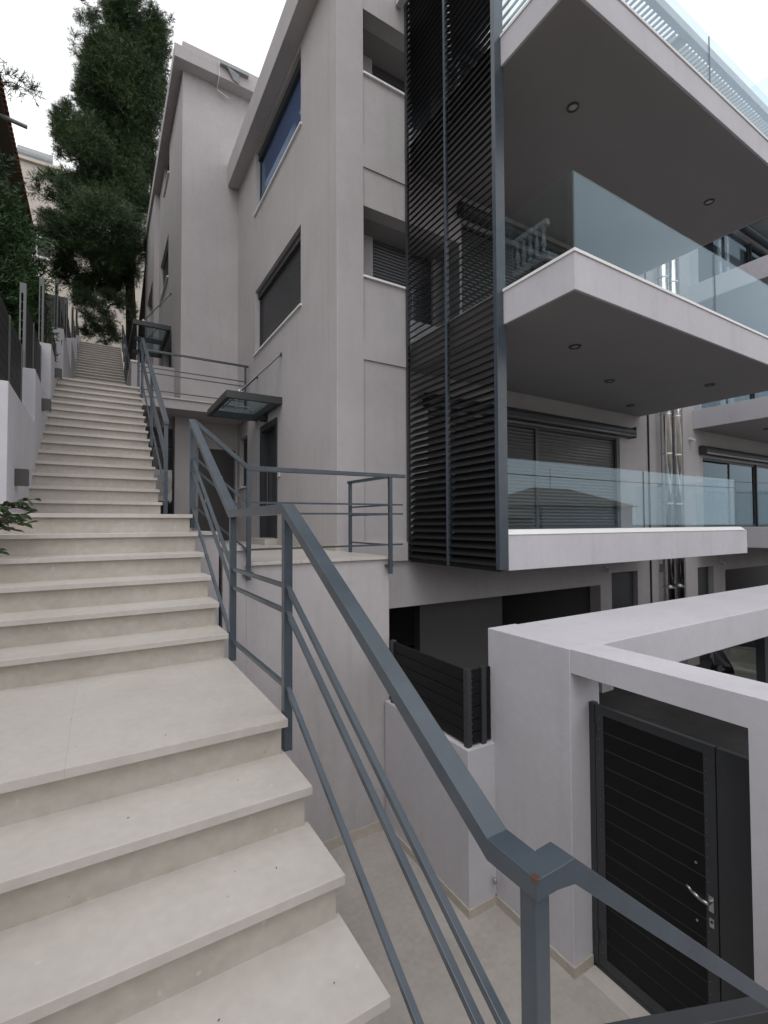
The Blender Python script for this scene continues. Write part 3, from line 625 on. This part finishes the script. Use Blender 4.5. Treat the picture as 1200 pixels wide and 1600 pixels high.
def lamp(x0, x1, y0, y1, z0, z1, m, label, grp=None, lens=None):
    o = thing('wall_lamp', (x1, (y0+y1)/2, z0), label, 'wall lamp', grp)
    bx(x0, x1, y0, y1, z0, z1).build('housing', m, o, bevel=.006)
    if lens: bx(*lens).build('lens', M['lens'], o)
lamp(XW-.13, XW, 9.50, 9.63, 2.14, 2.27, M['black'], 'small black cube lamp above the entrance door')
for y, z, lab in ((5.22, .36, 'square step lamp on the left wall, lowest one'), (7.35, 1.48, 'square step lamp on the left wall, middle one'), (9.25, 2.42, 'square step lamp on the left wall, topmost one')):
    lamp(-.64, -.545, y, y+.10, z, z+.15, M['bronze'], lab, 'step lamps', (-.62, -.56, y+.01, y+.09, z-.003, z+.002))
def camera_fix(x, y, z, label):
    o = thing('security_camera', (x, y, z), label, 'security camera', 'small cameras on the front wall')
    MB().cyl((x, y, z), (x, y-.05, z), .05, 16).build('base', M['plastic'], o)
    MB().cyl((x, y-.05, z-.01), (x-.02, y-.14, z-.04), .035, 14).build('body', M['plastic'], o)
camera_fix(9.22, 6.224, -.96, 'small white camera on the wall left of the garage-level door')
camera_fix(14.15, 6.199, -1.02, 'small white camera right of the far garage-level door')
camera_fix(12.75, 6.199, 2.12, 'round grey wall fitting beside the far curtained doors')
ib = thing('doorbell', (XW, 8.78, .9), 'small white intercom button right of the entrance door', 'intercom')
bx(XW-.03, XW, 8.72, 8.82, .93, 1.05).build('plate', M['plastic'], ib, bevel=.004); MB().cyl((XW-.035, 8.77, .97), (XW-.03, 8.77, .97), .015, 10).build('button', M['dark'], ib)
ac = thing('air_conditioner', (1.2, 11.7, -.37), 'outdoor air conditioner unit half hidden behind the stairs', 'air conditioner')
bx(.95, 1.40, 11.55, 11.85, .55, 1.25).build('casing', M['acw'], ac, bevel=.01)
gl = MB()
for k in range(5): 
    n = 28; r = .04+.045*k
    for j in range(n):
        a, c = 2*math.pi*j/n, 2*math.pi*(j+1)/n
        gl.cyl((1.17+r*math.cos(a), 11.54, .90+r*math.sin(a)), (1.17+r*math.cos(c), 11.54, .90+r*math.sin(c)), .004, 4, caps=False)
tag(gl.build('fan_grille', M['dark'], ac), kind='stuff')
for x in (1.0, 1.35): bx(x-.02, x+.02, 11.5, 11.9, .51, .55).build('bracket', M['galv'], ac)
wn = MB().cyl((9.95, 6.10, 2.02), (10.05, 6.12, 2.0), .006, 6)
for k in range(5):
    a = k*1.25; wn.cyl((10.4, 6.15, 1.9), (10.4+.07*math.cos(a), 6.12, 1.9+.07*math.sin(a)), .004, 5); wn.cyl((10.05, 6.12, 2.3), (10.05+.06*math.cos(a), 6.1, 2.3+.06*math.sin(a)), .004, 5)

# ------------------------------------------------------------------ left retaining wall and fence
rw = thing('retaining_wall', (-.76, 10, 0), 'stepped pale retaining wall along the left of the stairs', 'wall')
secs = [(4.83, 6.65, 1.18), (6.65, 8.57, 1.80), (8.57, 11.27, 2.73), (11.27, 14.2, 3.93), (14.2, 17.4, 4.75), (17.4, 20.2, 5.85), (20.2, 23.5, 6.9)]
for i, (a, c, z) in enumerate(secs): bx(-.90, -.64-.0015*(i % 2), a, c-.001, -3.0, z).build('wall_section', M['pale'], rw, bevel=.006)
bx(LX-.2, LX, -2.2, 4.83, -3.6, .55).build('wall_section', M['pale'], rw); bx(LX, -.90, 4.84, 5.0, -3, 1.17).build('wall_section', M['pale'], rw)
names = ['lowest, nearest stretch of dark fence on the left wall', 'second stretch of dark board fence up the left wall', 'third stretch of dark board fence up the left wall', 'fourth stretch of dark board fence up the left wall', 'fifth stretch of dark fence up the left wall', 'farthest but one stretch of fence up the left wall', 'farthest stretch of fence at the stair top']
for i, (a, c, z) in enumerate(secs):
    fe = thing('board_fence', (-.77, (a+c)/2, z), names[i], 'fence', 'fence stretches on the left wall')
    n = 2 if c-a < 2.2 else 3
    for k in range(n+1):
        y = a+.06+(c-a-.12)*k/n; top = z+(.98 if k == 0 else .86); big = .03 if k == 0 else .017
        bx(-.77-big, -.77+big, y-big, y+big, z, top).build('post', M['fpost'], fe)
    for k in range(8): bx(-.785, -.765, a+.03, c-.03, z+.02+.106*k, z+.02+.106*k+.1).build('board', M['board'], fe)
gw = bx(-1.9, -.93, 18.0, 18.3, 3, 7.3)
tag(gw.build('garden_wall', M['bronze']), 'dark grey garden wall behind the fence by the upper stairs', 'wall')

# ------------------------------------------------------------------ trees and plants
def foliage(name, lobes, m, parent, ln, wd, per, droop=0.0, up=.3, spray=9):
    V = []; Fc = []; n0 = 0
    for (c, rad, n, fill) in lobes:
        c = np.array(c); rad = np.array(rad)
        nc = max(4, n//45)
        dc = RNG.normal(size=(nc, 3)); dc /= np.linalg.norm(dc, axis=1)[:, None]
        pc = dc*(RNG.uniform(fill, 1.0, nc)**.5)[:, None]
        wh = RNG.integers(0, nc, n); off = RNG.normal(size=(n, 3))*.13
        q = pc[wh]+off; P = c+q*rad
        d = q/(np.linalg.norm(q, axis=1)[:, None]+1e-6)*.6+off/.13*.5
        ax = d*.8+RNG.normal(size=(n, 3))*.55+np.array([0, 0, up]); ax /= np.linalg.norm(ax, axis=1)[:, None]
        for k in range(spray):
            t = RNG.uniform(-.1, 1.0, n)[:, None]*ln*1.6
            nd = ax*.75+RNG.normal(size=(n, 3))*.55+np.array([0, 0, -droop]); nd /= np.linalg.norm(nd, axis=1)[:, None]
            sd_ = np.cross(nd, RNG.normal(size=(n, 3))); sd_ /= np.linalg.norm(sd_, axis=1)[:, None]+1e-9
            L_ = ln*RNG.uniform(.6, 1.3, n)[:, None]; b0 = P+ax*t
            V += [b0-sd_*wd/2, b0+sd_*wd/2, b0+nd*L_*.6+sd_*wd*.35, b0+nd*L_]
    A = [np.stack(V[i:i+4], 1).reshape(-1, 3) for i in range(0, len(V), 4)]
    W = np.concatenate(A); nq = len(W)//4
    og = np.array(ORG[parent.name]); me = bpy.data.meshes.new(name)
    me.vertices.add(len(W)); me.vertices.foreach_set('co', (W-og).astype(np.float32).ravel())
    me.loops.add(nq*4); me.loops.foreach_set('vertex_index', np.arange(nq*4, dtype=np.int32))
    me.polygons.add(nq); me.polygons.foreach_set('loop_start', np.arange(nq, dtype=np.int32)*4)
    me.update(calc_edges=True); me.materials.append(m)
    ob = bpy.data.objects.new(name, me); C.objects.link(ob); ob.parent = parent; ORG[ob.name] = ORG[parent.name]
    return ob
def limb(mb, pts, r0_, r1_):
    n = len(pts)-1
    for i in range(n): mb.cyl(pts[i], pts[i+1], r0_+(r1_-r0_)*i/n, 10, r0_+(r1_-r0_)*(i+1)/n, caps=False)
tr = thing('pine_tree', (1.1, 21.5, 6.2), 'tall dark feathery pine towering over the top of the stairs', 'tree')
tk = MB()
limb(tk, [(1.02, 21.6, 5.5), (1.05, 21.6, 8), (.95, 21.4, 10.5), (.9, 21.3, 13), (1.0, 21.2, 16), (1.2, 21.2, 19.5)], .24, .05)
limb(tk, [(1.45, 21.8, 5.5), (1.5, 21.8, 8.5), (1.75, 21.6, 12), (1.8, 21.5, 15), (1.5, 21.4, 18)], .22, .05)
limb(tk, [(1.0, 21.5, 9.5), (.2, 21.2, 11.0), (-.9, 20.8, 12.0), (-2, 20.5, 12.8)], .10, .025)
limb(tk, [(.95, 21.4, 10.8), (.0, 21.5, 12.8), (-.9, 21.4, 14.6)], .09, .02)
limb(tk, [(1.0, 21.4, 9), (.3, 21.0, 8.6), (-.2, 20.8, 7.6)], .05, .015)
limb(tk, [(.9, 21.3, 13), (.1, 21.0, 15.5), (-.5, 21.0, 18.2)], .08, .02)
tk.build('trunk', M['bark'], tr, smooth=True)
def pxY(px, py, Y):
    q = Vector(((px-600)/738.69, -(py-800)/738.69, 1)); d = rr*q.x+uu*q.y+f*q.z; return d*(Y/d.y)
lob = []
for px, py, rx, ry, n, fl in [(195, 20, 28, 40, 900, .2), (236, 68, 22, 55, 900, .2), (141, 42, 8, 28, 70, .2), (150, 75, 8, 12, 60, .3), (165, 105, 30, 42, 1300, .3), (218, 135, 40, 60, 1500, .2), (155, 160, 26, 45, 1200, .3),
       (205, 225, 46, 55, 1700, .2), (108, 200, 17, 28, 520, .3), (140, 230, 28, 34, 900, .3), (185, 300, 48, 50, 1700, .2), (68, 280, 14, 5, 26, .3), (128, 305, 28, 32, 900, .3), (95, 278, 14, 8, 60, .3),
       (165, 360, 52, 44, 1700, .2), (105, 362, 26, 18, 420, .3), (130, 400, 42, 28, 1000, .3), (190, 408, 26, 40, 700, .2), (238, 395, 10, 30, 120, .2), (155, 440, 34, 12, 200, .3), (150, 485, 14, 26, 60, .3), (160, 520, 20, 12, 60, .3),
       (100, 425, 14, 10, 60, .3), (140, 460, 24, 14, 130, .3), (175, 490, 16, 26, 110, .3), (135, 500, 14, 16, 60, .3), (172, 525, 16, 12, 60, .3), (115, 440, 18, 10, 90, .3), (125, 470, 10, 12, 40, .3), (75, 365, 10, 6, 30, .3), (90, 320, 14, 8, 50, .3), (62, 300, 8, 6, 16, .3), (128, 20, 5, 16, 26, .3), (118, 70, 4, 12, 16, .3), (260, 40, 5, 14, 30, .3), (92, 225, 7, 14, 40, .3), (78, 338, 14, 7, 60, .3), (180, 455, 14, 14, 80, .3), (200, 480, 8, 20, 40, .3)]:
    c = pxY(px, py, 20.9+random.uniform(-.8, .8))
    k = 18.5/738.69
    lob.append(((c.x, c.y, c.z), (rx*k, max(.35, rx*k*.9), ry*k), int(n*2.6), fl))
foliage('crown', lob, M['pine'], tr, .15, .0135, 1, droop=.1, up=.45, spray=14)
cy = thing('conifer_shrub', (-1.75, 9.4, 1.5), 'dense dark green conifer hanging over the left fence', 'shrub')
tk = MB(); limb(tk, [(-1.9, 9.4, .2), (-1.9, 9.4, 3), (-1.85, 9.4, 5.0)], .09, .03); tk.build('trunk', M['bark'], cy, smooth=True)
lob = [((-1.90, 9.2, 3.0), (.95, 1.2, 1.2), 6000, .3), ((-1.75, 9.3, 4.0), (.85, 1.0, 1.0), 5200, .3), ((-1.95, 9.4, 5.0), (.75, .9, .9), 3800, .3), ((-1.45, 8.9, 3.2), (.42, .6, .7), 2600, .3), ((-2.2, 9.4, 5.7), (.6, .7, .7), 2000, .3), ((-1.58, 10.2, 3.9), (.55, .6, 1.0), 3000, .3)]
foliage('crown', lob, M['cypress'], cy, .09, .018, 1, up=.6, spray=11)
sh = thing('garden_shrub', (-.98, 4.3, -.4), 'small leafy shrub branch poking in at the left edge', 'shrub')
tw = MB(); lfm = MB()
L0 = .085
lfm.add([(0, 0, 0), (L0*.35, L0*.2, .006), (L0*.7, L0*.17, .004), (L0, 0, -.012), (L0*.7, -L0*.17, .004), (L0*.35, -L0*.2, .006), (L0*.5, 0, -.006)],
        [(0, 6, 1), (1, 6, 2), (2, 6, 3), (3, 6, 4), (4, 6, 5), (5, 6, 0)])
leafme = lfm.mesh('leaf', M['leaf'])
for tip in [(-.405, 4.15, .19), (-.42, 4.12, .09), (-.43, 4.1, .02), (-.47, 4.1, .17), (-.50, 4.0, .05), (-.52, 4.1, -.02), (-.58, 4.0, -.17), (-.62, 4.1, .15), (-.7, 4.1, .22), (-.8, 4.2, -.05), (-.46, 4.2, .14), (-.44, 4.05, .06)]:
    b0 = Vector((-1.0, 4.3, -.05)); t = Vector(tip); mid = (b0+t)/2+Vector((-.05, 0, .05)); pts = [b0, b0.lerp(mid, .6)+Vector((0, 0, .03)), mid, t]
    limb(tw, pts, .008, .003)
    for k in range(13):
        a = .45+.55*k/12; p = (mid.lerp(t, (a-.4)/.6) if a > .4 else b0.lerp(mid, a))
        inst('leaf', leafme, sh, p, (random.uniform(-.7, .7), random.uniform(-.5, .7), random.uniform(-1.4, 1.4)))
tw.build('stem', M['twig'], sh, smooth=True)
MB().lathe((-1.02, 4.30, -.224), [(.0, 0), (.10, 0), (.12, .02), (.15, .20), (.155, .22), (.135, .22), (.125, .19), (0, .185)], 20).build('pot', M['tile'], sh)

# ------------------------------------------------------------------ neighbours
nh = thing('neighbour_house', (-5, 15, 2), 'brown rendered house with tiled eave at the left edge', 'house')
bx(-9, -2.6, 8.5, 22.0, 0, 11.15).build('wall', M['brown'], nh)
MB().hexa([(-9, 8.2, 11.15), (-2.28, 8.2, 11.15), (-2.28, 22.3, 11.15), (-9, 22.3, 11.15)], [(-6, 9.5, 13), (-2.3, 8.2, 11.27), (-2.3, 22.3, 11.27), (-6, 21, 13)]).build('roof', M['brown'], nh)
ob_roof = bpy.data.objects['roof.002'] if 'roof.002' in bpy.data.objects else None
tm = MB()
n = 10
vs = []
for (x, z, r) in ((0, 0, .085), (-.9, .34, .085)):
    vs += [(x, r*math.cos(math.pi*k/n), z+r*math.sin(math.pi*k/n)*.75) for k in range(n+1)]
tm.add(vs, [(k, k+1, n+2+k, n+1+k) for k in range(n)])
tm.add([(p[0], p[1]*.8, p[2]-.02) for p in vs], [(n+1+k, n+2+k, k+1, k) for k in range(n)])
tme = tm.mesh('roof_tile', M['tile'])
for k in range(70): inst('roof_tile', tme, nh, (-2.22, 8.3+.2*k, 11.27))
MB().cyl((-2.35, 12.6, 10.2), (-1.55, 15.0, 10.62), .07, 12).build('downpipe', M['galv'], nh) if False else None
MB().cyl((-2.6, 15.9, 11.05), (-1.80, 15.9, 10.95), .055, 12).build('drain_spout', M['galv'], nh)
bal = bx(-2.6, -1.9, 8.6, 12.2, 7.3, 7.5).build('balcony', M['white'], nh); bx(-2.0, -1.85, 8.6, 12.2, 8.25, 8.4).build('coping', M['white'], bal)
bme = MB().lathe((0, 0, 0), [(.06, 0), (.06, .06), (.035, .1), (.07, .28), (.03, .55), (.055, .66), (.06, .75)], 10).mesh('baluster', M['white'])
for k in range(15): inst('baluster', bme, bal, (-1.92, 8.75+.235*k, 7.5))
tv = thing('tree_sprig', (-2.6, 15.5, 11.2), 'thin twig of needles sticking out above the left roof', 'branch')
tk = MB(); limb(tk, [(-2.9, 15.5, 11.3), (-2.1, 15.5, 11.75), (-1.55, 15.5, 11.65)], .02, .006); tk.build('stem', M['bark'], tv)
foliage('needles', [((-1.8, 15.5, 11.7), (.3, .2, .12), 30, .2), ((-2.2, 15.5, 11.75), (.3, .2, .15), 30, .2)], M['pine'], tv, .16, .02, 1)
cb = thing('cream_building', (-2, 30, 6.5), 'cream building with a white framed window behind the pine', 'building')
MB().wall('y', 28.0, .4, -14, 9, 5, 17.6, [(-3.35, -2.1, 13.1, 14.55)]).build('wall', M['cream'], cb)
bx(-14, 9, 28.4, 40, 5, 17.4).build('wall', M['cream'], cb); bx(-14.2, 9.2, 27.85, 40.2, 17.6, 17.75).build('roof_slab', M['cream'], cb)
wf = MB().wall('y', 28.12, .06, -3.35, -2.1, 13.1, 14.55, [(-3.27, -2.77, 13.18, 14.1), (-2.70, -2.18, 13.18, 14.1), (-3.27, -2.77, 14.18, 14.47), (-2.70, -2.18, 14.18, 14.47)]).build('window', M['white'], cb)
bx(-3.27, -2.18, 28.20, 28.22, 13.18, 14.47).build('pane', M['carg'], wf); bx(-3.45, -2.0, 27.9, 28.1, 13.0, 13.1).build('sill', M['white'], wf)
wt = thing('water_tank', (-2.7, 29, 17.75), 'horizontal grey water tank on the cream building roof', 'tank')
MB().cyl((-3.6, 28.9, 18.35), (-2.2, 28.9, 18.35), .45, 20).build('drum', M['galv'], wt, smooth=False); bx(-3.4, -2.4, 28.6, 29.2, 17.75, 17.95).build('stand', M['dark'], wt)

# houses across the street, behind the camera: they show in the balcony glass
def house(x, y, wx, wy, z0, h, label, m):
    o = thing('street_house', (x, y, z0), label, 'house', 'houses across the street')
    MB().wall('y', y, .3, x-wx/2, x+wx/2, z0, z0+h, [(x-wx*.3, x-wx*.15, z0+h*.3, z0+h*.7), (x+wx*.1, x+wx*.25, z0+h*.3, z0+h*.7)]).build('wall', m, o)
    bx(x-wx/2, x+wx/2, y-wy, y-.4, z0, z0+h).build('wall', m, o)
    e = .5; a = [(x-wx/2-e, y-wy-e, z0+h), (x+wx/2+e, y-wy-e, z0+h), (x+wx/2+e, y+e+.3, z0+h), (x-wx/2-e, y+e+.3, z0+h)]
    t = [(x-wx*.2, y-wy*.5-.2, z0+h+2), (x+wx*.2, y-wy*.5-.2, z0+h+2), (x+wx*.2, y-wy*.5+.2, z0+h+2), (x-wx*.2, y-wy*.5+.2, z0+h+2)]
    MB().hexa(a, t).build('roof', M['oldtile'], o)
    MB().cyl((x, y-wy*.5, z0+h+2), (x, y-wy*.5, z0+h+4.2), .04, 8).build('aerial', M['galv'], o)
house(21, -17, 15, 9, -6.5, 7.0, 'tiled house across the street, nearest the car', M['cream'])
house(40, -20, 13, 9, -6.5, 8.2, 'tiled house across the street, farther along', M['pale'])
house(-3, -21, 11, 9, -6.5, 8.5, 'tiled house across the street, behind the stairs', M['cream'])
house(9, -23, 9, 8, -6.5, 8.0, 'smaller tiled house across the street, between the others', M['pale'])

for i, (z, lab) in enumerate(((2.6, 'lower overhead power cable across the street'), (3.9, 'upper overhead power cable across the street'))):
    pc_ = MB(); n = 16
    P_ = [Vector((-40+120*k/n, -9, z+1.2*((k/n-.5)*2)**2-i*.3*(k/n))) for k in range(n+1)]
    for a, c in zip(P_, P_[1:]): pc_.cyl(a, c, .025, 5, caps=False)
    tag(pc_.build('power_cable', M['black']), lab, 'cable', 'power cables')

# ------------------------------------------------------------------ parked car behind the gate beams
def car(loc, rotz, label, grp=None):
    c = thing('parked_car', (0, 0, 0), label, 'car', grp)
    st_ = [(-2.05, .62, .42, .50), (-1.98, .76, .30, .66), (-1.7, .84, .24, .78), (-1.1, .87, .22, .88), (-.75, .87, .22, .93), (0, .88, .22, .95), (1.0, .88, .22, .95), (1.7, .85, .25, .93), (2.0, .78, .32, .85), (2.08, .68, .42, .65)]
    n = 14; b_ = MB(); vs = []
    for x, wdt, z0, z1 in st_:
        for k in range(n):
            a = 2*math.pi*(k+.5)/n; cx_, sz = math.cos(a), math.sin(a)
            ex = abs(cx_)**.38*math.copysign(1, cx_); ez = abs(sz)**.38*math.copysign(1, sz)
            vs.append((x, wdt*ex*(1-.06*max(0, ez)), (z0+z1)/2+(z1-z0)/2*ez+(.025*(1-abs(ex)) if ez > 0 else 0)))
    fs = [(i*n+k, i*n+(k+1) % n, (i+1)*n+(k+1) % n, (i+1)*n+k) for i in range(len(st_)-1) for k in range(n)]
    fs += [tuple(range(n)), tuple(reversed(range((len(st_)-1)*n, len(st_)*n)))]
    ob = b_.add(vs, fs).build('body', M['carp'], c, smooth=True)
    sub = ob.modifiers.new('s', 'SUBSURF'); sub.levels = sub.render_levels = 2
    MB().hexa([(-.85, -.78, .92), (1.75, -.78, .92), (1.75, .78, .92), (-.85, .78, .92)], [(-.05, -.60, 1.42), (1.25, -.60, 1.42), (1.25, .60, 1.42), (-.05, .60, 1.42)]).build('windows', M['carg'], c, bevel=.05)
    MB().hexa([(-.10, -.62, 1.40), (1.30, -.62, 1.40), (1.30, .62, 1.40), (-.10, .62, 1.40)], [(.05, -.52, 1.47), (1.15, -.52, 1.47), (1.15, .52, 1.47), (.05, .52, 1.47)]).build('roof', M['carp'], c, bevel=.02)
    for s in (-1, 1):
        MB().hexa([(-2.06, .36*s, .62), (-1.40, .74*s, .70), (-1.50, .86*s, .66), (-2.0, .72*s, .54)], [(-2.02, .40*s, .72), (-1.30, .72*s, .875), (-1.42, .86*s, .83), (-1.93, .74*s, .68)]).build('headlight', M['carg'], c, bevel=.01)
        MB().cyl((-1.84, .62*s, .64), (-2.03, .62*s, .64), .055, 14).build('lamp_reflector', M['alu'], c)
        for x in (-1.28, 1.30):
            wl = MB().cyl((x, .70*s, .31), (x, .89*s, .31), .31, 24).build('wheel', M['tyre'], c)
            MB().cyl((x, .88*s, .31), (x, .895*s, .31), .20, 20).build('rim', M['alu'], wl)
        bx(-.75, -.60, min(.88*s, 1.02*s), max(.88*s, 1.02*s), .93, 1.05).build('mirror', M['carp'], c, bevel=.02)
    bx(-2.09, -2.05, -.45, .45, .45, .55).build('grille', M['black'], c)
    c.location = loc; c.rotation_euler = (0, 0, rotz); return c
car((12.78, 4.52, -3.556), R(12), 'greenish grey car glimpsed between the gateway beams')
car((16.8, 8.3, -3.556), R(90), 'dark car parked inside the far garage')
